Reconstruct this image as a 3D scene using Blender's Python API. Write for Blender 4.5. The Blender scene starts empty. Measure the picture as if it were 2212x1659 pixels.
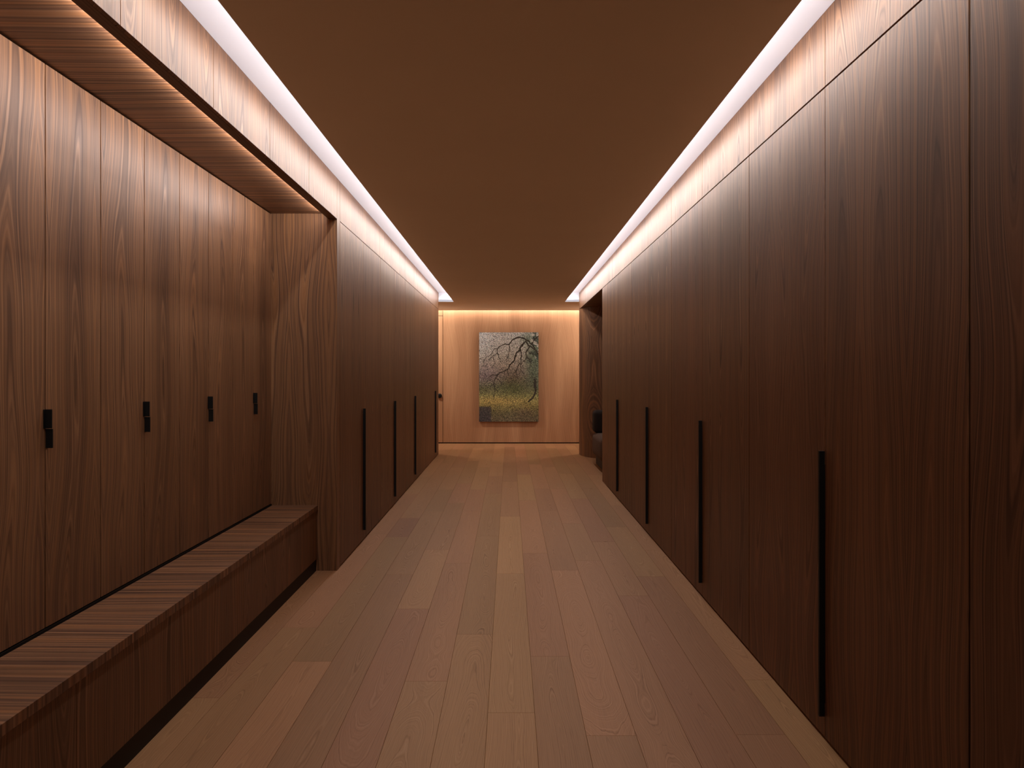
import bpy, bmesh, math, random
import numpy as np
from mathutils import Vector

random.seed(7)
S = bpy.context.scene
C = S.collection

# ------------------------------------------------------------------ camera
F = 1500.0                       # focal length in pixels of the 2212 x 1659 frame
cam_d = bpy.data.cameras.new('camera')
cam = bpy.data.objects.new('camera', cam_d)
C.objects.link(cam)
cam.location = (0, 0, 1.38)
cam.rotation_euler = (math.pi / 2, 0, 0)
cam_d.sensor_width = 36.0
cam_d.sensor_fit = 'HORIZONTAL'
cam_d.lens = 36.0 * F / 2212.0
cam_d.shift_x = 6.0 / 2212.0
cam_d.shift_y = -24.5 / 2212.0
cam_d.clip_start = 0.05
S.camera = cam

# ------------------------------------------------------------------ world, exposure
w = bpy.data.worlds.new('world')
S.world = w
w.use_nodes = True
w.node_tree.nodes['Background'].inputs[0].default_value = (0.02, 0.015, 0.012, 1)
w.node_tree.nodes['Background'].inputs[1].default_value = 0.0
S.view_settings.view_transform = 'Standard'
S.view_settings.look = 'None'
S.view_settings.exposure = 0.0
S.view_settings.gamma = 1.0
S.view_settings.use_curve_mapping = False
S.cycles.use_denoising = True
S.cycles.diffuse_bounces = 6
S.cycles.max_bounces = 10
S.cycles.caustics_reflective = False
S.cycles.caustics_refractive = False

# ------------------------------------------------------------------ main dimensions (metres)
XL, XR = -1.200, 1.186           # corridor faces
NX = -1.655                      # back of the seating niche
NY0, NY1 = -0.55, 4.839          # niche along the corridor
Z_JOINT, Z_TOP = 2.452, 2.735    # top of doors / top of wood
ZC, ZC2 = 2.585, 2.622           # ceiling underside / top of slab
EL, ER = -0.943, 0.9465          # ceiling edges beside the light slots
Y_END = 11.78                    # end of corridor
SLOT0, SLOT1 = 0.6, 11.80        # light slots from .. to
YB = 13.56                       # back wall
Y0 = -1.2                        # wall behind the camera
HX = 2.7                         # half width of hall behind
NR0, NR1, NRX = 8.85, 11.10, 2.15    # right seating recess

# ------------------------------------------------------------------ lamps of the room, added fills among them
LED_COL = (1.0, 0.94, 0.89)
def area(name, loc, direction, sx, sy, power, col):
    l = bpy.data.lights.new(name, 'AREA')
    l.shape = 'RECTANGLE'
    l.size = sx
    l.size_y = sy
    l.energy = power
    l.color = col
    o = bpy.data.objects.new(name, l)
    C.objects.link(o)
    o.location = loc
    d = Vector(direction).normalized()
    # local -Z along d, local Y along the strip (world y or x)
    z = -d
    y = Vector((0, 1, 0)) if abs(d.y) < 0.5 and sy > 2 and name.find('hall') < 0 else Vector((1, 0, 0))
    x = y.cross(z).normalized()
    y = z.cross(x).normalized()
    from mathutils import Matrix
    m = Matrix((x, y, z)).transposed()
    o.rotation_euler = m.to_euler()
    return o

SLEN = SLOT1 - SLOT0 - 0.1
SMID = (SLOT0 + SLOT1) / 2
P_DOWN, P_UP, P_NICHE, P_HALL, P_EDGE = 76.0, 8.0, 27.0, 32.0, 10.0
for s in (-1, 1):
    e = abs(EL if s < 0 else ER)
    area('slot_lamp', (s * (e + 0.077), SMID, 2.7315), (-s * 0.12, 0, -1), 0.05, SLEN, P_DOWN, LED_COL)
    area('slab_edge_fill', (s * (e + 0.0045), SMID, 2.603), (s, 0, -0.25), 0.014, SLEN, P_EDGE, LED_COL)  # added strip that brightens the fascia and upper doors
    area('cove_uplight', (s * (e - 0.045), SMID, ZC2 + 0.010), (s * 0.55, 0, 1), 0.02, SLEN, P_UP, (0.95, 0.92, 1.0))
area('niche_lamp', (-1.2665, (NY0 + NY1) / 2 - 0.02, 2.477), (-1, 0, -0.05), 0.012, NY1 - NY0 - 0.12, P_NICHE, (1.0, 0.91, 0.88))
area('hall_lamp', (0, 13.475, 2.70), (0, 0.28, -1), 0.04, 2 * HX - 0.2, P_HALL, (1.0, 0.90, 0.84))

for s in (-1, 1):
    area('hall_fill_lamp', (s * 2.0, 12.62, 2.578), (-s * 0.25, 0.55, -1), 0.32, 0.32, 44.0, (1.0, 0.85, 0.71))  # added fill out of view, brightens the back wall and hall

# ------------------------------------------------------------------ materials
def new_mat(name):
    m = bpy.data.materials.new(name)
    m.use_nodes = True
    nt = m.node_tree
    return m, nt, nt.nodes['Principled BSDF']

class N:
    """tiny node helper"""
    def __init__(s, nt):
        s.nt = nt
    def node(s, t, **kw):
        n = s.nt.nodes.new(t)
        for k, v in kw.items():
            setattr(n, k, v)
        return n
    def link(s, a, b):
        s.nt.links.new(a, b)
    def val(s, inp, v):
        if isinstance(v, (int, float)):
            inp.default_value = v
        elif isinstance(v, (tuple, list)):
            inp.default_value = v
        else:
            s.link(v, inp)
    def math(s, op, a, b=0.0, clamp=False):
        n = s.node('ShaderNodeMath', operation=op, use_clamp=clamp)
        s.val(n.inputs[0], a)
        s.val(n.inputs[1], b)
        return n.outputs[0]
    def vec(s, x, y, z):
        n = s.node('ShaderNodeCombineXYZ')
        s.val(n.inputs[0], x); s.val(n.inputs[1], y); s.val(n.inputs[2], z)
        return n.outputs[0]
    def noise(s, v, scale=1.0, detail=2.0, rough=0.5, dim='3D', w=None):
        n = s.node('ShaderNodeTexNoise', noise_dimensions=dim)
        if dim == '1D':
            s.val(n.inputs['W'], w)
        else:
            s.val(n.inputs['Vector'], v)
        n.inputs['Scale'].default_value = scale
        n.inputs['Detail'].default_value = detail
        n.inputs['Roughness'].default_value = rough
        return n.outputs['Fac']
    def ramp(s, f, stops):
        n = s.node('ShaderNodeValToRGB')
        el = n.color_ramp.elements
        while len(el) < len(stops):
            el.new(0.5)
        for e, (p, c) in zip(el, stops):
            e.position = p
            e.color = (*c, 1)
        s.val(n.inputs[0], f)
        return n.outputs[0]
    def mixc(s, f, a, b, mode='MIX'):
        n = s.node('ShaderNodeMix', data_type='RGBA', blend_type=mode)
        s.val(n.inputs[0], f)
        s.val(n.inputs[6], a)
        s.val(n.inputs[7], b)
        return n.outputs[2]

def wood(name, axis, stops, ring=190.0, arch=0.10, leaf=0.2755, slope=0.035, h0=0.045, hfreq=0.9, wobamp=0.012, wobv=1.2,
         fibre=(240.0, 5.0), weights=(0.55, 0.25, 0.20), rough=0.34, spec=0.34, contrast=1.0, bump=0.04, rough_var=0.08, streak=None):
    """veneer: object colour = (seed, brightness, warmth, arch strength)"""
    m, nt, bsdf = new_mat(name)
    h = N(nt)
    tc = h.node('ShaderNodeTexCoord')
    sep = h.node('ShaderNodeSeparateXYZ')
    h.link(tc.outputs['Object'], sep.inputs[0])
    X, Y, Z = sep.outputs
    oi = h.node('ShaderNodeObjectInfo')
    sc = h.node('ShaderNodeSeparateColor')
    h.link(oi.outputs['Color'], sc.inputs[0])
    seed, bright, warm = sc.outputs
    alpha = oi.outputs['Alpha']
    if axis == 'z':
        U, V = h.math('ADD', X, Y), Z
    elif axis == 'x':
        U, V = h.math('ADD', Y, 0.0), X
    else:
        U, V = h.math('ADD', X, Z), Y
    so = h.math('MULTIPLY', seed, 37.0)
    # flat-sawn figure: rings seen as arches, leaves of veneer book-matched every `leaf` metres
    up = h.math('SUBTRACT', h.math('PINGPONG', h.math('ADD', U, leaf / 2 + 40 * leaf), leaf), leaf / 2)
    cu = h.noise(h.vec(0.0, h.math('MULTIPLY', V, 0.8), so), 1.0, 1.0, 0.5)
    up = h.math('ADD', up, h.math('MULTIPLY', h.math('SUBTRACT', cu, 0.5), min(leaf * 0.9, 0.25) if axis != 'x' else 0.06))
    hn = h.noise(h.vec(7.7, h.math('MULTIPLY', V, hfreq), so), 1.0, 1.0, 0.5)
    sgn = h.math('SIGN', h.math('SUBTRACT', h.math('FRACT', h.math('MULTIPLY', seed, 5.7)), 0.5))
    hh = h.math('ADD', h.math('MULTIPLY', h.math('MULTIPLY', V, slope), sgn), h.math('MULTIPLY', h.math('SUBTRACT', hn, 0.5), arch))
    hh = h.math('ADD', h.math('MULTIPLY', hh, alpha), h0)
    rr = h.math('SQRT', h.math('ADD', h.math('MULTIPLY', up, up), h.math('MULTIPLY', hh, hh)))
    wob = h.noise(h.vec(h.math('MULTIPLY', U, 22.0), h.math('MULTIPLY', V, wobv), so), 1.0, 2.0, 0.5)
    field = h.math('ADD', rr, h.math('MULTIPLY', wob, wobamp))
    wv = h.math('ADD', h.math('MULTIPLY', field, ring), h.math('MULTIPLY', seed, 91.0))
    rings = h.noise(None, 1.0, 2.0, 0.55, dim='1D', w=wv)
    fib = h.noise(h.vec(h.math('MULTIPLY', U, fibre[0]), h.math('MULTIPLY', V, fibre[1]), so), 1.0, 2.0, 0.6)
    wide = h.noise(h.vec(h.math('MULTIPLY', U, 5.0), h.math('MULTIPLY', V, 0.45), h.math('ADD', so, 4.0)), 1.0, 2.0, 0.5)
    f = h.math('ADD', h.math('MULTIPLY', rings, weights[0]), h.math('MULTIPLY', wide, weights[1]))
    f = h.math('ADD', f, h.math('MULTIPLY', fib, weights[2]))
    f = h.math('ADD', h.math('MULTIPLY', h.math('SUBTRACT', f, 0.5), contrast), 0.5, True)
    col = h.ramp(f, stops)
    if streak:
        st = h.noise(h.vec(h.math('MULTIPLY', field, streak[0]), h.math('MULTIPLY', V, 0.25), h.math('ADD', so, 9.0)), 1.0, 2.0, 0.55)
        col = h.mixc(h.ramp(st, [(0.52, (0, 0, 0)), (0.66, (streak[1],) * 3)]), col, (*streak[2], 1))
        col = h.mixc(h.ramp(st, [(0.30, (streak[1],) * 3), (0.44, (0, 0, 0))]), col, (*streak[3], 1))
    hsv = h.node('ShaderNodeHueSaturation')
    h.val(hsv.inputs['Hue'], h.math('ADD', h.math('MULTIPLY', h.math('SUBTRACT', warm, 0.5), 0.03), 0.5))
    hsv.inputs['Saturation'].default_value = 1.0
    h.val(hsv.inputs['Value'], h.math('MULTIPLY', bright, 2.0))
    h.link(col, hsv.inputs['Color'])
    h.link(hsv.outputs[0], bsdf.inputs['Base Color'])
    r = h.math('ADD', h.math('MULTIPLY', h.math('SUBTRACT', 0.5, rings), rough_var * 2), rough)
    h.link(r, bsdf.inputs['Roughness'])
    bsdf.inputs['Specular IOR Level'].default_value = spec
    b = h.node('ShaderNodeBump')
    b.inputs['Strength'].default_value = bump
    b.inputs['Distance'].default_value = 0.002
    h.link(h.math('ADD', fib, h.math('MULTIPLY', rings, 0.8)), b.inputs['Height'])
    h.link(b.outputs[0], bsdf.inputs['Normal'])
    return m

WAL = [(0.22, (0.056, 0.026, 0.014)), (0.42, (0.132, 0.062, 0.031)), (0.55, (0.192, 0.093, 0.047)), (0.72, (0.292, 0.147, 0.074))]
STR = (0.29, 0.128, 0.052), (0.074, 0.032, 0.021)
M_WALZ = wood('walnut_upright', 'z', WAL, contrast=1.35, rough=0.45, streak=(105.0, 0.60, *STR))
M_WALX = wood('walnut_across', 'x', WAL, contrast=1.8, ring=70.0, arch=0.02, leaf=1.1, slope=0.01, h0=0.02, wobamp=0.010, fibre=(160.0, 4.0), rough=0.48, streak=(24.0, 0.85, *STR))
M_WALY = wood('walnut_lengthwise', 'y', WAL, contrast=1.1, arch=0.03, slope=0.0, rough=0.45)
OAKW = [(0.2, (0.36, 0.185, 0.095)), (0.5, (0.47, 0.255, 0.135)), (0.8, (0.58, 0.335, 0.185))]
M_OAKZ = wood('oak_wall', 'z', OAKW, contrast=1.5, ring=60.0, arch=0.02, leaf=0.6, slope=0.01, weights=(0.30, 0.55, 0.15), rough=0.5, bump=0.02)
OAKF = [(0.20, (0.200, 0.091, 0.038)), (0.38, (0.300, 0.150, 0.066)), (0.55, (0.345, 0.175, 0.079)), (0.8, (0.395, 0.208, 0.098))]
M_OAKF = wood('oak_plank', 'y', OAKF, contrast=1.5, ring=330.0, arch=0.20, leaf=0.19, slope=0.06, h0=0.012, hfreq=1.6, wobamp=0.016, wobv=3.0,
              fibre=(300.0, 7.0), weights=(0.50, 0.25, 0.25), rough=0.55, spec=0.28, bump=0.10)

def plain(name, col, rough=0.5, spec=0.5, emit=None, estr=0.0, metal=0.0, noise_amt=0.03, nscale=6.0):
    m, nt, bsdf = new_mat(name)
    h = N(nt)
    tc = h.node('ShaderNodeTexCoord')
    n = h.noise(tc.outputs['Object'], nscale, 3.0, 0.6)
    dark = tuple(c * (1 - noise_amt) for c in col)
    lite = tuple(min(1, c * (1 + noise_amt)) for c in col)
    h.link(h.ramp(n, [(0.3, dark), (0.7, lite)]), bsdf.inputs['Base Color'])
    bsdf.inputs['Roughness'].default_value = rough
    bsdf.inputs['Specular IOR Level'].default_value = spec
    bsdf.inputs['Metallic'].default_value = metal
    if emit:
        bsdf.inputs['Emission Color'].default_value = (*emit, 1)
        bsdf.inputs['Emission Strength'].default_value = estr
    return m

M_CEIL = plain('ceiling_paint', (0.96, 0.92, 0.86), 0.7, 0.25, noise_amt=0.015, nscale=1.5)
M_COVE = plain('cove_added_glow', (0.80, 0.79, 0.82), 0.8, 0.1, emit=(0.84, 0.85, 1.0), estr=0.24, noise_amt=0.0)  # white cove; its emission is added to stand in for bounced light
M_DARK = plain('dark_carcass', (0.012, 0.008, 0.006), 0.7, 0.2)
M_PLINTH = plain('black_plinth', (0.016, 0.011, 0.009), 0.6, 0.3)
M_BLACK = plain('black_metal', (0.006, 0.006, 0.006), 0.5, 0.3, metal=0.0)
M_ALU = plain('aluminium_profile', (0.55, 0.55, 0.56), 0.35, 0.5, metal=1.0)
M_SUB = plain('subfloor', (0.02, 0.012, 0.008), 0.8, 0.1)

def fabric(name, col):
    m, nt, bsdf = new_mat(name)
    h = N(nt)
    tc = h.node('ShaderNodeTexCoord')
    n = h.noise(tc.outputs['Object'], 260.0, 3.0, 0.6)
    h.link(h.ramp(n, [(0.3, tuple(c * 0.7 for c in col)), (0.7, tuple(c * 1.25 for c in col))]), bsdf.inputs['Base Color'])
    bsdf.inputs['Roughness'].default_value = 0.9
    bsdf.inputs['Specular IOR Level'].default_value = 0.2
    b = h.node('ShaderNodeBump')
    b.inputs['Strength'].default_value = 0.3
    b.inputs['Distance'].default_value = 0.003
    h.link(n, b.inputs['Height'])
    h.link(b.outputs[0], bsdf.inputs['Normal'])
    return m
M_FAB = fabric('brown_fabric', (0.12, 0.078, 0.06))
M_FAB_SHADE = fabric('shaded_brown_fabric', (0.024, 0.016, 0.013))  # same fabric as the seat, darkened to stand for shade

# ------------------------------------------------------------------ object helpers
WORLD = {}
def wl(o):
    return WORLD.get(o.name, Vector((0, 0, 0)))

def link(o, parent, loc):
    C.objects.link(o)
    loc = Vector(loc)
    if parent is not None:
        o.parent = parent
        o.location = loc - wl(parent)
    else:
        o.location = loc
    WORLD[o.name] = loc

def tone(o, seed=None, bright=0.5, warm=0.5, arch=1.0):
    o.color = (random.random() if seed is None else seed, bright, warm, arch)
    return o

def mesh_obj(name, bm, mat, parent, loc):
    me = bpy.data.meshes.new(name)
    bm.to_mesh(me)
    bm.free()
    me.materials.append(mat)
    o = bpy.data.objects.new(name, me)
    link(o, parent, loc)
    tone(o)
    return o

def box_bm(sx, sy, sz, bevel=0.0, seg=1):
    bm = bmesh.new()
    bmesh.ops.create_cube(bm, size=1.0)
    bmesh.ops.scale(bm, vec=(sx, sy, sz), verts=bm.verts)
    if bevel > 0:
        bmesh.ops.bevel(bm, geom=list(bm.edges), offset=bevel, segments=seg, profile=0.5, affect='EDGES')
    return bm

def box(name, x, y, z, mat, parent=None, bevel=0.0, seg=1):
    (x0, x1), (y0, y1), (z0, z1) = sorted(x), sorted(y), sorted(z)
    return mesh_obj(name, box_bm(x1 - x0, y1 - y0, z1 - z0, bevel, seg), mat, parent,
                    ((x0 + x1) / 2, (y0 + y1) / 2, (z0 + z1) / 2))

def boxes(name, lst, mat, parent=None, loc=(0, 0, 0)):
    """several plain boxes as one mesh (shell of the room)"""
    bm = bmesh.new()
    L = Vector(loc)
    for (x, y, z) in lst:
        (x0, x1), (y0, y1), (z0, z1) = sorted(x), sorted(y), sorted(z)
        r = bmesh.ops.create_cube(bm, size=1.0)
        bmesh.ops.scale(bm, vec=(x1 - x0, y1 - y0, z1 - z0), verts=r['verts'])
        bmesh.ops.translate(bm, vec=Vector(((x0 + x1) / 2, (y0 + y1) / 2, (z0 + z1) / 2)) - L, verts=r['verts'])
    return mesh_obj(name, bm, mat, parent, loc)

def empty(name, loc, label, cat, group=None):
    o = bpy.data.objects.new(name, None)
    o.empty_display_size = 0.2
    link(o, None, loc)
    o['label'] = label
    o['category'] = cat
    if group:
        o['group'] = group
    return o

def struct(o):
    o['kind'] = 'structure'
    return o

G = 0.0035   # joint between panels

# ------------------------------------------------------------------ floor
floor = struct(boxes('floor', [((-2.8, 2.8), (Y0, YB + 0.1), (-0.10, -0.016))], M_SUB))
X_FIRST, PW = 0.103 - 7 * 0.19, 0.19
JOINTS = {   # butt joints read from the photograph, row index from x = -1.227
    -1: [2.946, 5.1], 0: [1.6, 3.76, 5.92, 7.9], 1: [1.2, 3.318, 5.83, 6.59, 8.7], 2: [2.3, 4.75, 6.9], 3: [2.0, 4.058, 5.41, 7.35],
    4: [1.1, 3.106, 5.03, 6.9], 5: [1.5, 3.663, 5.863, 7.95], 6: [0.9, 2.818, 4.764, 6.668, 8.8], 7: [1.2, 3.377, 5.308, 7.5, 9.41],
    8: [2.64, 4.85, 6.95], 9: [1.7, 5.1, 6.35], 10: [2.1, 4.295, 5.66, 7.6], 11: [2.647, 4.7, 6.21, 8.3], 12: [1.3, 3.119, 5.4, 7.2]}
SPECIAL = {  # (row, start joint) -> brightness, warmth, arch, seed
    (6, 4.764): (0.58, 0.62, 0.25, 0.11), (1, 1.2): (0.57, 0.42, 0.25, 0.27), (3, 2.0): (0.45, 0.22, 1.3, 0.61),
    (8, 2.64): (0.53, 0.30, 1.7, 0.44), (5, 3.663): (0.44, 0.6, 1.0, 0.83), (7, 3.377): (0.46, 0.25, 0.9, 0.15),
    (10, 2.1): (0.46, 0.2, 0.5, 0.35), (11, 2.647): (0.45, 0.28, 0.6, 0.52), (12, 1.3): (0.54, 0.65, 0.5, 0.72),
    (1, 5.83): (0.42, 0.2, 0.6, 0.9), (6, 2.818): (0.50, 0.62, 0.6, 0.05), (6, 0.9): (0.53, 0.55, 0.5, 0.66),
    (5, 1.5): (0.50, 0.58, 1.2, 0.33), (4, 3.106): (0.49, 0.35, 1.0, 0.21), (4, 1.1): (0.48, 0.55, 1.4, 0.58)}

plank_cache = {}
def plank_mesh(wd, ln):
    key = (round(wd, 3), round(ln, 3))
    if key in plank_cache:
        return plank_cache[key]
    a, b, ch, t = wd / 2 - 0.0003, ln / 2 - 0.0003, 0.0009, 0.0155
    v, f = [], []
    for (dx, dz) in ((ch, 0), (0, -0.0010), (0, -t)):
        v += [(-a + dx, -b + dx, dz), (a - dx, -b + dx, dz), (a - dx, b - dx, dz), (-a + dx, b - dx, dz)]
    f.append((0, 1, 2, 3))
    for k in (0, 4):
        for i in range(4):
            j = (i + 1) % 4
            f.append((k + i, k + 4 + i, k + 4 + j, k + j))
    f.append((11, 10, 9, 8))
    me = bpy.data.meshes.new('plank')
    me.from_pydata(v, [], f)
    me.materials.append(M_OAKF)
    plank_cache[key] = me
    return me

def lay_row(i, x0, x1, ya, yb):
    cuts = sorted(JOINTS.get(i, []))
    rnd = random.Random(1000 + i)
    if not cuts:
        cuts = [ya - rnd.uniform(0.2, 1.7)]
    while cuts[0] > ya:
        cuts.insert(0, cuts[0] - 1.9)
    while cuts[-1] < yb:
        cuts.append(cuts[-1] + rnd.choice([1.9, 1.9, 2.2, 1.3]))
    for a, b in zip(cuts[:-1], cuts[1:]):
        p, q = max(a, ya), min(b, yb)
        if q - p < 0.03:
            continue
        o = bpy.data.objects.new('plank', plank_mesh(x1 - x0, q - p))
        link(o, floor, ((x0 + x1) / 2, (p + q) / 2, 0))
        sp = SPECIAL.get((i, round(a, 3)))
        if sp:
            tone(o, sp[3], sp[0], sp[1], sp[2])
        else:
            tone(o, rnd.random(), rnd.uniform(0.44, 0.54), rnd.uniform(0.25, 0.65), rnd.uniform(0.3, 1.2))
for i in range(-8, 21):
    x0 = X_FIRST + i * PW
    x1 = x0 + PW
    if x1 < -2.65 or x0 > 2.6:
        continue
    if i == -1:
        lay_row(i, -1.40, x1, Y0 + 0.02, YB - 0.01)
    elif i < -1:
        lay_row(i, x0, x1 if i < -2 else -1.40, Y_END + 0.02, YB - 0.01)
    elif i <= 12:
        lay_row(i, x0, x1, Y0 + 0.02, YB - 0.01)
    else:
        lay_row(i, x0, x1, (NR0 if x0 < 2.0 else Y_END) + 0.0, YB - 0.01)

# ------------------------------------------------------------------ ceiling
ceiling = struct(boxes('ceiling', [
    ((EL, ER), (SLOT0, SLOT1), (ZC, ZC2)),
    ((-1.70, 1.24), (Y0, SLOT0), (ZC, ZC2)) if False else ((XL + 0.002, XR - 0.002), (Y0, SLOT0), (ZC, ZC2)),
    ((XL + 0.001, XR - 0.001), (SLOT1, SLOT1 + 0.001 + 0.2), (ZC, ZC2)),
    ((-HX, HX), (SLOT1 + 0.2, YB - 0.13), (ZC, ZC2)),
    ((-HX, XL + 0.001), (Y_END + 0.01, SLOT1 + 0.2), (ZC, ZC2)),
    ((XR - 0.001, HX), (Y_END + 0.01, SLOT1 + 0.2), (ZC, ZC2)),
    ((-2.9, 2.9), (Y0 - 0.1, YB + 0.1), (2.80, 2.86)),
], M_CEIL))
ceiling.color = (0, 0.5, 0.5, 1)

for s in (-1, 1):
    wx = (XR if s > 0 else -XL)
    e = (ER if s > 0 else -EL)
    inner = e - 0.16
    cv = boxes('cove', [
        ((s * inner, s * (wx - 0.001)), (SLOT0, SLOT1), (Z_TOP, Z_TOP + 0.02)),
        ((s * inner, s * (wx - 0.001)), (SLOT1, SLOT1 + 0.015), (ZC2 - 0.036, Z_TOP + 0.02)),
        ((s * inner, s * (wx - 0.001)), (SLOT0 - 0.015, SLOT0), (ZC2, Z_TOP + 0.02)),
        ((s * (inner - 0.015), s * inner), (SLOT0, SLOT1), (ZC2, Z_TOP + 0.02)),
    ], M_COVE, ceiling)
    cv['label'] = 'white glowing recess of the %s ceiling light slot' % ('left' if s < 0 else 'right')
    ls = box('light_strip', (s * (e + 0.048), s * (e + 0.106)), (SLOT0 + 0.05, SLOT1 - 0.05), (2.7325, 2.7348), M_ALU, ceiling)
    box('light_strip', (s * (e + 0.0002), s * (e + 0.0030)), (SLOT0 + 0.05, SLOT1 - 0.05), (2.594, 2.612), M_ALU, ceiling)  # profile of the added strip that brightens the fascia
    ls['label'] = 'slim linear light profile hidden in the slot'
# wall washer profile at the back wall
box('light_strip', (-HX + 0.1, HX - 0.1), (13.44, 13.51), (2.703, 2.715), M_ALU, ceiling)

# ------------------------------------------------------------------ left wall
wall_left = struct(boxes('wall_left', [
    ((NX - 0.62, XL - 0.024), (4.95, Y_END - 0.02), (2.458, 2.80)),            # over the wardrobes
    ((NX - 0.62, NX - 0.022), (NY0, 4.83), (2.53, 2.80)),                      # over niche cabinets
    ((NX - 0.65, NX - 0.63), (Y0, Y_END), (0.0, 2.80)),
    ((NX - 0.62, XL), (Y0, NY0 - 0.001), (0.0, 2.80)),
    ((-HX - 0.02, NX - 0.65), (Y_END - 0.05, Y_END), (0.0, 2.80)),
], M_WALZ))
for (a, b) in ((4.925, 6.43), (6.43, 7.99), (7.99, 8.76), (8.76, 10.32), (10.32, Y_END)):
    tone(box('fascia_panel', (XL, XL - 0.02), (a + G / 2, b - G / 2), (Z_JOINT + 0.002, Z_TOP), M_WALZ, wall_left, 0.0006), bright=random.uniform(0.5, 0.56))
n = 0
fy = [NY0, 0.13, 0.80, 1.473, 2.144, 2.817, 3.482, 4.162, NY1 - 0.001]
for a, b in zip(fy[:-1], fy[1:]):
    tone(box('fascia_panel', (XL, XL - 0.018), (a + G / 2, b - G / 2), (Z_JOINT, Z_TOP), M_WALZ, wall_left, 0.0006), bright=random.uniform(0.5, 0.55))
tone(box('beam', (XL - 0.0185, XL - 0.061), (NY0, NY1 - 0.001), (Z_JOINT, Z_TOP + 0.05), M_WALY, wall_left), bright=0.40)
tone(box('soffit_panel', (XL - 0.062, NX - 0.018), (NY0, NY1 - 0.001), (2.489, 2.507), M_WALX, wall_left), seed=0.4, bright=0.5)
boxes('soffit_backing', [((XL - 0.062, NX - 0.018), (NY0, NY1 - 0.001), (2.508, 2.79))], M_DARK, wall_left)
led = box('light_strip', (XL - 0.0612, XL - 0.0655), (NY0 + 0.06, NY1 - 0.06), (2.468, 2.487), M_ALU, wall_left)
col = tone(box('end_panel', (XL, NX - 0.02), (NY1, 4.923), (0.0, Z_TOP), M_WALZ, wall_left, 0.0008), seed=0.37, bright=0.56, warm=0.62, arch=0.9)
col['label'] = 'pale walnut end panel closing the bench niche'
tone(box('end_panel', (XL - 0.001, -1.72), (Y_END - 0.017, Y_END), (0.0, Z_JOINT), M_WALZ, wall_left, 0.0006))

# ------------------------------------------------------------------ right wall
wall_right = struct(boxes('wall_right', [
    ((XR + 0.024, XR + 0.66), (Y0, Y_END - 0.03), (2.458, 2.80)),
    ((XR + 0.66, NRX + 0.60), (Y0, Y_END - 0.03), (2.60, 2.80)),
    ((XR + 0.66, XR + 0.68), (Y0, 8.40), (0.0, 2.60)),
    ((XR, XR + 0.66), (Y0, 0.10), (0.0, 2.45)),
    ((NRX + 0.45, NRX + 0.50), (8.4, Y_END), (0.0, 2.60)),
    ((NRX + 0.50, HX + 0.02), (Y_END - 0.05, Y_END), (0.0, 2.80)),
], M_WALZ))
ry = [Y0, 0.14, 1.79, 2.608, 3.434, 4.266, 5.08, 5.93, 6.735, 7.56, 8.39, 9.2, 10.05, 10.9, Y_END]
for a, b in zip(ry[:-1], ry[1:]):
    tone(box('fascia_panel', (XR, XR + 0.02), (a + G / 2, b - G / 2), (Z_JOINT + 0.004, Z_TOP), M_WALZ, wall_right, 0.0006), bright=random.uniform(0.5, 0.56))
stub = tone(boxes('side_panel', [((XR, XR + 0.08), (8.392, NR0), (0.0, Z_JOINT - 0.001)), ((XR + 0.08, NRX), (NR0 - 0.02, NR0), (0.0, Z_JOINT - 0.001))], M_WALZ, wall_right, (XR, 8.6, 1.2)))
tone(boxes('recess_back', [((NRX, NRX + 0.02), (NR0, NR1 + 0.5), (0.0, 2.456))], M_WALZ, wall_right, (NRX, 10, 1.2)), bright=0.45)
tone(box('recess_soffit', (XR + 0.021, NRX + 0.02), (NR0 - 0.02, Y_END - 0.03), (2.452, 2.4575), M_WALX, wall_right), bright=0.45)
# curved end block of the recess
pts = [(XR, Y_END), (XR, 11.70)]
for k in range(0, 13):
    t = k / 12 * math.pi / 2
    pts.append((XR + 0.46 * (1 - math.cos(t)), 11.70 - 0.60 * math.sin(t)))
pts += [(NRX, 11.10), (NRX, Y_END)]
bm = bmesh.new()
bot = [bm.verts.new((x - 1.3, y - 11.4, -1.226)) for x, y in pts]
top = [bm.verts.new((x - 1.3, y - 11.4, 1.225)) for x, y in pts]
k = len(pts)
for i in range(k):
    j = (i + 1) % k
    bm.faces.new((bot[i], bot[j], top[j], top[i]))
bm.faces.new(top)
bm.faces.new(list(reversed(bot)))
bmesh.ops.recalc_face_normals(bm, faces=bm.faces)
cp = mesh_obj('curved_panel', bm, M_WALZ, wall_right, (1.3, 11.4, 1.226))
tone(cp, seed=0.9, bright=0.46, arch=0.0)
cp['label'] = 'rounded walnut end of the chair recess'

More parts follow.
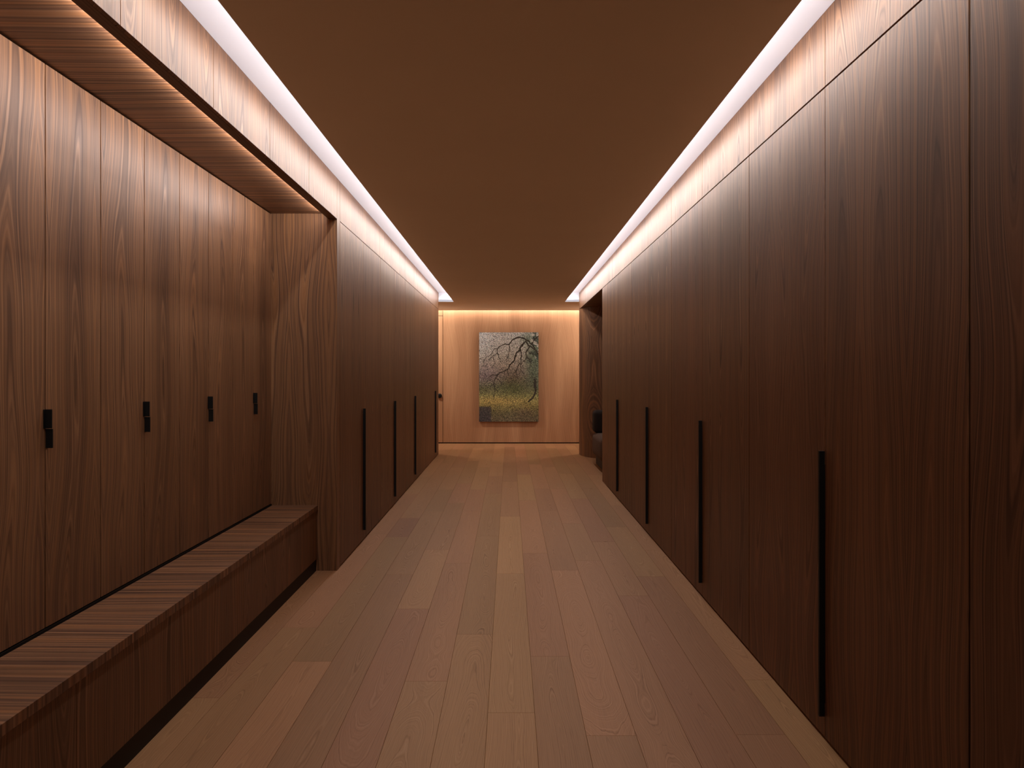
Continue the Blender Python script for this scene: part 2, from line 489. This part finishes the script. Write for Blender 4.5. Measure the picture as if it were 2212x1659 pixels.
# ------------------------------------------------------------------ back wall and hall
wall_back = struct(boxes('wall_back', [((-2.9, 2.9), (YB + 0.022, YB + 0.08), (0.0, 2.80))], M_DARK))
tone(box('oak_panel', (-1.293, 2.68), (YB, YB + 0.02), (0.018, 2.795), M_OAKZ, wall_back), seed=0.23, bright=0.52, arch=0.7)
tone(box('oak_panel', (-2.68, -1.3010), (YB, YB + 0.02), (2.491, 2.795), M_OAKZ, wall_back), seed=0.6, bright=0.52)
door = struct(tone(box('door_1', (-2.20, -1.3010), (YB - 0.001, YB + 0.02), (0.018, 2.483), M_OAKZ, None, 0.0005), seed=0.6, bright=0.53, arch=0.3))
tone(box('oak_panel', (-2.68, -2.204), (YB, YB + 0.02), (0.018, 2.483), M_OAKZ, wall_back))
def lathe(name, prof, mat, parent, loc, axis='y', seg=32):
    bm = bmesh.new()
    rings = []
    for r, d in prof:
        ring = []
        for i in range(seg):
            a = 2 * math.pi * i / seg
            ring.append(bm.verts.new((r * math.cos(a), d, r * math.sin(a)) if axis == 'y' else (r * math.cos(a), r * math.sin(a), d)))
        rings.append(ring)
    for a, b in zip(rings[:-1], rings[1:]):
        for i in range(seg):
            j = (i + 1) % seg
            bm.faces.new((a[i], a[j], b[j], b[i]))
    bm.faces.new(rings[0])
    bm.faces.new(rings[-1])
    bmesh.ops.recalc_face_normals(bm, faces=bm.faces)
    for f_ in bm.faces:
        f_.smooth = len(f_.verts) == 4
    return mesh_obj(name, bm, mat, parent, loc)
kn = lathe('door_knob', [(0.030, 0.0), (0.030, -0.005), (0.018, -0.008), (0.018, -0.020), (0.042, -0.024), (0.045, -0.027),
                        (0.045, -0.037), (0.042, -0.041), (0.020, -0.043)], M_BLACK, door, (-1.355, YB - 0.001, 0.93))
kn['label'] = 'round black door knob'
struct(boxes('shadow_gap_back', [((-2.68, 2.68), (YB + 0.006, YB + 0.021), (0.0, 0.016))], M_DARK))  # dark strip standing in for shade in the gap under the panels
for s, nm in ((-1, 'wall_hall_left'), (1, 'wall_hall_right')):
    struct(box(nm, (s * HX, s * (HX + 0.05)), (Y_END, YB + 0.02), (0, 2.80), M_OAKZ))
struct(box('wall_front', (-2.3, 1.9), (Y0 - 0.08, Y0), (0, 2.80), M_WALZ))

for s, nm in ((-1, 'left'), (1, 'right')):
    fx = lathe('fill_lamp_rim', [(0.24, 0.0), (0.24, -0.004), (0.235, -0.004), (0.235, 0.0)], M_ALU, ceiling, (s * 2.0, 12.62, ZC - 0.0005), axis='z')  # rim made up for the unseen hall fill lamps

# ------------------------------------------------------------------ tall wardrobes
HZ0, HZ1 = 0.088, 1.085
def wardrobe(side, ya, ym, yb, label, handle=True, seeds=None, bright=0.5, grp=''):
    """a pair of full-height doors meeting at ym, handle at the meeting edge"""
    xf = XL if side < 0 else XR
    r = empty('wardrobe', (xf, (ya + yb) / 2, 0), label, 'wardrobe', grp)
    s = side
    box('carcass', (xf + s * 0.0235, xf + s * 0.60), (ya + 0.001, yb - 0.001), (0.0, 2.450), M_DARK, r)
    ds = []
    for k, (a, b) in enumerate(((ya, ym), (ym, yb))):
        if b - a < 0.05:
            continue
        ga, gb = (G, G / 2) if k == 0 else (G / 2, G)
        d = box('door', (xf, xf + s * 0.021), (a + ga, b - gb), (0.010, Z_JOINT - 0.0025), M_WALZ, r, 0.0007)
        tone(d, seeds[k] if seeds else None, bright + random.uniform(-0.02, 0.02), random.uniform(0.4, 0.6), random.uniform(0.5, 1.2))
        ds.append(d)
    if handle:
        h = bmesh.new()
        # flat edge-pull: bar standing proud of the doors, thin tab going into the joint
        for (dx0, dx1, dy0, dy1, z0, z1) in ((0.001, 0.021, 0.0, 0.011, HZ0, HZ1), (-0.018, 0.001, -0.0008, 0.0008, HZ0 + 0.05, HZ1 - 0.05)):
            q = bmesh.ops.create_cube(h, size=1.0)
            bmesh.ops.scale(h, vec=(dx1 - dx0, dy1 - dy0, z1 - z0), verts=q['verts'])
            bmesh.ops.translate(h, vec=(-s * (dx0 + dx1) / 2, (dy0 + dy1) / 2, (z0 + z1) / 2 - 0.59), verts=q['verts'])
        mesh_obj('handle', h, M_BLACK, ds[-1], (xf, ym + 0.0005, 0.59))
    return r

GR = 'tall walnut wardrobes along the right wall'
wardrobe(1, 0.14, 0.96, 1.79, 'walnut wardrobe with a knotty grained door at the right edge of the picture', grp=GR, bright=0.40, seeds=(0.31, 0.77))
wardrobe(1, 1.79, 2.608, 3.434, 'walnut wardrobe whose long black handle is the tallest in the picture', grp=GR, bright=0.46, seeds=(0.13, 0.57))
wardrobe(1, 3.434, 4.266, 5.08, 'walnut wardrobe with the second black handle from the right edge', grp=GR, bright=0.48, seeds=(0.91, 0.02))
wardrobe(1, 5.08, 5.93, 6.735, 'walnut wardrobe with the third black handle from the right edge', grp=GR, bright=0.49)
wardrobe(1, 6.735, 7.56, 8.39, 'walnut wardrobe beside the dark recess with the armchair', grp=GR, bright=0.49)
GLF = 'tall walnut wardrobes along the left wall beyond the bench'
wardrobe(-1, 4.925, 5.70, 6.47, 'walnut wardrobe next to the pale end panel of the bench niche', grp=GLF, seeds=(0.48, 0.18))
wardrobe(-1, 6.47, 7.24, 8.01, 'left side walnut wardrobe with the second long handle beyond the bench', grp=GLF)
wardrobe(-1, 8.01, 8.80, 9.55, 'left side walnut wardrobe with the third long handle beyond the bench', grp=GLF)
wardrobe(-1, 9.55, 11.22, Y_END - 0.019, 'farthest left walnut wardrobe, its handle near the oak door knob', grp=GLF)

# ------------------------------------------------------------------ niche cupboards
GN = 'narrow walnut cupboards behind the bench'
def cupboard(ya, ym, yb, label, seed):
    r = empty('cupboard', (NX, (ya + yb) / 2, 0), label, 'cupboard', GN)
    box('carcass', (NX - 0.0225, NX - 0.58), (ya + 0.001, yb - 0.001), (0.0, 2.482), M_DARK, r)
    for k, (a, b) in enumerate(((ya, ym), (ym, yb))):
        d = box('door', (NX, NX - 0.02), (a + 0.0028, b - 0.0028), (0.470, 2.4815), M_WALZ, r, 0.0007)
        tone(d, (seed + k * 0.043) % 1, random.uniform(0.50, 0.545), 0.55, 0.8)
        z0, z1 = ((1.1815, 1.249) if k == 0 else (1.111, 1.179))
        yy = ym - 0.004 if k == 0 else ym + 0.0005
        hb = bmesh.new()
        q = bmesh.ops.create_cube(hb, size=1.0)                                # tab standing off the door edge
        bmesh.ops.scale(hb, vec=(0.0245, 0.004, z1 - z0), verts=q['verts'])
        bmesh.ops.translate(hb, vec=(0.01275, 0, 0), verts=q['verts'])
        q = bmesh.ops.create_cube(hb, size=1.0)                                # flange lying on the door face
        bmesh.ops.scale(hb, vec=(0.002, 0.010, z1 - z0), verts=q['verts'])
        bmesh.ops.translate(hb, vec=(0.0015, (-0.005 if k == 0 else 0.005), 0), verts=q['verts'])
        mesh_obj('handle', hb, M_BLACK, d, (NX, yy + 0.002, (z0 + z1) / 2))
    return r
cupboard(0.13, 0.466, 0.80, 'walnut cupboard behind the near end of the bench', 0.71)
cupboard(0.80, 1.137, 1.473, 'walnut cupboard behind the near part of the bench', 0.41)
cupboard(1.473, 1.807, 2.142, 'walnut cupboard just outside the left edge of the picture', 0.51)
cupboard(2.142, 2.4775, 2.813, 'nearest walnut cupboard over the bench, with the largest black tab handles', 0.62)
cupboard(2.813, 3.150, 3.487, 'second walnut cupboard over the bench from the left edge', 0.62)
cupboard(3.487, 3.822, 4.158, 'third walnut cupboard over the bench from the left edge', 0.28)
cupboard(4.158, 4.497, 4.832, 'farthest walnut cupboard over the bench, against the pale end panel', 0.62)

# ------------------------------------------------------------------ bench
bench = empty('bench', (-1.49, 2.0, 0), 'long low walnut bench on a black plinth in the left niche', 'bench')
BY0, BY1 = NY0 + 0.004, NY1 - 0.002
tone(box('seat', (-1.649, -1.332), (BY0, BY1), (0.4235, 0.4575), M_WALX, bench, 0.0008), seed=0.55, bright=0.50, warm=0.45)
by = [BY0, 0.13, 0.80, 1.473, 2.146, 2.82, 3.49, 4.168, BY1]
for a, b in zip(by[:-1], by[1:]):
    tone(box('front_panel', (-1.337, -1.357), (a + 0.001, b - 0.001), (0.087, 0.4215), M_WALZ, bench, 0.0006), bright=random.uniform(0.43, 0.48), arch=0.8)
box('carcass', (-1.359, -1.645), (BY0, BY1), (0.087, 0.4220), M_DARK, bench)
pl = box('plinth', (-1.3445, -1.64), (BY0, BY1), (0.0, 0.0865), M_PLINTH, bench)
pl['label'] = 'black recessed plinth'
boxes('niche_base', [((NX - 0.0225, NX + 0.001), (NY0, NY1 - 0.001), (0.0, 0.465))], M_DARK, wall_left)

# ------------------------------------------------------------------ armchair in the recess
chair = empty('armchair', (1.66, 10.1, 0), 'low brown upholstered armchair half hidden in the right recess', 'armchair')
def cushion(name, x, y, z, mat, r, parent=chair, label=None):
    o = box(name, x, y, z, mat, parent, r, 6)
    for p in o.data.polygons:
        p.use_smooth = True
    # puff the flat faces slightly
    if label:
        o['label'] = label
    return o
cushion('seat', (1.255, 2.05), (9.55, 10.55), (0.13, 0.485), M_FAB, 0.085)
cushion('backrest', (1.262, 2.04), (10.30, 10.60), (0.475, 0.815), M_FAB_SHADE, 0.060, label='brown back cushion with shade put into its colour')
box('base', (1.31, 2.0), (9.62, 10.50), (0.0, 0.132), M_PLINTH, chair, 0.01)

# ------------------------------------------------------------------ artwork
PX0, PX1, PZ0, PZ1 = -0.586, 0.570, 0.425, 2.165
art = empty('artwork', (-0.008, YB - 0.02, PZ0), 'tall mosaic picture of bare branches over a misty meadow', 'picture')
box('canvas', (PX0, PX1), (YB - 0.050, YB - 0.014), (PZ0, PZ1), M_DARK, art, 0.002)
box('hanging_rail', (PX0 + 0.1, PX1 - 0.1), (YB - 0.0145, YB - 0.0005), (PZ1 - 0.25, PZ1 - 0.2), M_DARK, art)

def paint():
    W_, H_ = 260, 390
    rng = np.random.default_rng(5)
    jj, ii = np.meshgrid(np.arange(W_), np.arange(H_))
    X = jj / (W_ - 1) * 884.0          # picture units as read off the photograph
    Y = ii / (H_ - 1) * 1325.0
    def smooth(cells_x, cells_y, seed):
        r = np.random.default_rng(seed).random((cells_y + 2, cells_x + 2))
        u = X / 884.0 * cells_x; v = Y / 1325.0 * cells_y
        iu = np.floor(u).astype(int); iv = np.floor(v).astype(int)
        fu = u - iu; fv = v - iv
        fu = fu * fu * (3 - 2 * fu); fv = fv * fv * (3 - 2 * fv)
        return (r[iv, iu] * (1 - fu) * (1 - fv) + r[iv, iu + 1] * fu * (1 - fv) + r[iv + 1, iu] * (1 - fu) * fv + r[iv + 1, iu + 1] * fu * fv)
    lum_stops = [(0, (168, 160, 150)), (250, (158, 146, 130)), (480, (138, 122, 105)), (640, (118, 100, 88)), (800, (96, 86, 66)),
                 (930, (118, 108, 66)), (1020, (140, 120, 70)), (1090, (120, 102, 58)), (1200, (92, 80, 52)), (1325, (86, 72, 52))]
    img = np.zeros((H_, W_, 3))
    ys = np.array([a for a, _ in lum_stops])
    for c in range(3):
        img[..., c] = np.interp(Y, ys, [v[c] for _, v in lum_stops])
    def blend(mask, colr):
        m = np.clip(mask, 0, 1)[..., None]
        img[:] = img * (1 - m) + np.array(colr, float) * m
    def blob(cx, cy, rx, ry, s=1.0):
        d = ((X - cx) / rx) ** 2 + ((Y - cy) / ry) ** 2
        return np.exp(-d) * s
    blend(blob(60, 110, 230, 190, 0.45), (176, 174, 178))
    blend(blob(120, 560, 160, 160, 0.4), (112, 90, 88))
    blend(blob(60, 660, 160, 60, 0.5), (92, 74, 70))
    blend(blob(560, 700, 220, 140, 0.55), (88, 74, 54))
    g = smooth(5, 7, 11)
    blend(np.clip((X - 640) / 200, 0, 1) * np.clip(1 - abs(Y - 330) / 420, 0, 1) * (0.45 + 0.7 * g), (58, 66, 48))
    blend(blob(820, 620, 130, 260, 0.6), (60, 70, 48))
    blend(blob(540, 830, 200, 120, 0.55), (70, 72, 40))
    blend(blob(350, 820, 200, 70, 0.35), (84, 88, 52))
    blend(blob(60, 850, 130, 60, 0.5), (72, 66, 40))
    blend(blob(720, 90, 110, 90, 0.55), (66, 74, 54))
    blend(blob(300, 1010, 260, 60, 0.4), (160, 124, 66))
    blend((np.clip((X - 700) / 60, 0, 1) * np.clip((470 - Y) / 40, 0, 1)) * (smooth(14, 22, 3) > 0.52) * 0.65, (48, 50, 42))
    blend((np.clip((X - 690) / 60, 0, 1) * np.clip((400 - Y) / 40, 0, 1)) * (smooth(20, 34, 8) > 0.76) * 0.8, (170, 156, 138))
    blend(np.clip((190 - X) / 30, 0, 1) * np.clip((Y - 1090) / 25, 0, 1) * 0.75, (52, 46, 50))
    blend(blob(660, 1190, 160, 80, 0.35), (84, 62, 52))
    # branches: polylines in picture units with half widths
    BR = [
        ([(884, 330), (800, 190), (740, 130), (655, 85), (600, 72), (540, 85), (490, 120), (455, 165), (440, 185), (395, 170), (350, 185), (300, 215), (275, 240), (225, 250), (190, 300), (150, 340), (105, 370), (62, 440)], 11, 3),
        ([(275, 240), (268, 300), (290, 350), (315, 400), (322, 450)], 7, 3),
        ([(262, 305), (215, 345), (165, 380), (145, 410)], 5, 2.5),
        ([(215, 345), (212, 400), (240, 450), (205, 505)], 5, 2.5),
        ([(440, 185), (452, 230), (440, 300), (425, 360), (405, 400), (405, 430)], 7, 3),
        ([(425, 365), (435, 430)], 4, 2.5),
        ([(670, 150), (640, 190), (615, 230), (610, 265), (560, 300), (535, 370), (525, 420), (460, 480), (430, 550), (380, 570), (310, 600), (270, 640), (235, 700), (220, 770), (230, 820), (280, 880)], 14, 3.5),
        ([(270, 635), (200, 630), (150, 655), (130, 720), (75, 770)], 6, 2.5),
        ([(220, 770), (175, 800), (160, 850)], 4, 2.5),
        ([(230, 825), (235, 880), (215, 950), (235, 975)], 4, 2.5),
        ([(255, 680), (300, 710), (330, 760), (350, 810)], 5, 2.5),
        ([(430, 550), (425, 600), (450, 640)], 5, 2.5),
        ([(610, 265), (635, 330), (620, 390), (625, 440), (580, 500), (560, 560), (510, 620), (500, 650)], 8, 3),
        ([(560, 560), (555, 620), (580, 690)], 4, 2.5),
        ([(745, 220), (720, 270), (695, 300), (710, 370), (660, 430), (615, 490), (625, 560), (600, 610)], 9, 3),
        ([(625, 560), (660, 600), (670, 625)], 4, 2.5),
        ([(710, 370), (755, 410), (770, 440)], 5, 2.5),
        ([(770, 440), (750, 530)], 4, 2.5),
        ([(690, 130), (740, 190), (790, 230), (830, 260), (884, 280)], 12, 8),
        ([(830, 700), (828, 800), (845, 850), (830, 920), (790, 980), (740, 1030)], 17, 11),
        ([(884, 60), (820, 110), (780, 170)], 12, 6),
    ]
    wobx = (smooth(30, 45, 21) - 0.5) * 14
    woby = (smooth(30, 45, 22) - 0.5) * 14
    Xw, Yw = X + wobx, Y + woby
    for pts_, w0, w1 in BR:
        nseg = len(pts_) - 1
        for k in range(nseg):
            (ax, ay), (bx, by_) = pts_[k], pts_[k + 1]
            hw = w0 + (w1 - w0) * (k + 0.5) / nseg
            dx, dy = bx - ax, by_ - ay
            t = np.clip(((Xw - ax) * dx + (Yw - ay) * dy) / (dx * dx + dy * dy), 0, 1)
            d = np.hypot(Xw - ax - t * dx, Yw - ay - t * dy)
            blend(np.clip((hw - d) / 2.5 + 0.5, 0, 1) * 0.95, (46, 38, 30))
    sp = np.kron(rng.random((H_ // 2, W_ // 2)), np.ones((2, 2)))
    spk = np.kron(rng.normal(0, 1, (H_ // 2, W_ // 2)), np.ones((2, 2)))[..., None] * 0.10 + (sp[..., None] > 0.72) * 0.30 - (sp[..., None] < 0.25) * 0.42
    img = img * (1 + spk) + rng.normal(0, 4, (H_, W_, 3))
    img = np.clip(img / 255.0, 0.01, 1)
    lin = np.where(img <= 0.04045, img / 12.92, ((img + 0.055) / 1.055) ** 2.4)
    lin = np.clip(lin * np.array([1.0, 1.24, 1.5]) * 1.65, 0, 1)
    w_, h_ = PX1 - PX0 - 0.004, PZ1 - PZ0 - 0.004
    relief = rng.random((H_, W_)) * 0.0012
    co = np.zeros((H_, W_, 3))
    co[..., 0] = jj / (W_ - 1) * w_ - w_ / 2
    co[..., 1] = -relief
    co[..., 2] = h_ / 2 - ii / (H_ - 1) * h_
    idx = (ii * W_ + jj)
    q = np.stack([idx[:-1, :-1], idx[1:, :-1], idx[1:, 1:], idx[:-1, 1:]], -1).reshape(-1, 4)
    me = bpy.data.meshes.new('mosaic_surface')
    me.vertices.add(W_ * H_)
    me.vertices.foreach_set('co', co.reshape(-1))
    me.loops.add(q.size)
    me.loops.foreach_set('vertex_index', q.reshape(-1))
    me.polygons.add(len(q))
    me.polygons.foreach_set('loop_start', np.arange(0, q.size, 4))
    me.polygons.foreach_set('loop_total', np.full(len(q), 4))
    me.update(calc_edges=True)
    at = me.color_attributes.new('paint', 'FLOAT_COLOR', 'POINT')
    at.data.foreach_set('color', np.concatenate([lin, np.ones((H_, W_, 1))], -1).reshape(-1))
    m, nt, bsdf = new_mat('mosaic_paint')
    h = N(nt)
    a = h.node('ShaderNodeVertexColor', layer_name='paint')
    h.link(a.outputs[0], bsdf.inputs['Base Color'])
    bsdf.inputs['Roughness'].default_value = 0.55
    bsdf.inputs['Specular IOR Level'].default_value = 0.3
    me.materials.append(m)
    o = bpy.data.objects.new('mosaic_surface', me)
    link(o, art, ((PX0 + PX1) / 2, YB - 0.0505, (PZ0 + PZ1) / 2))
paint()
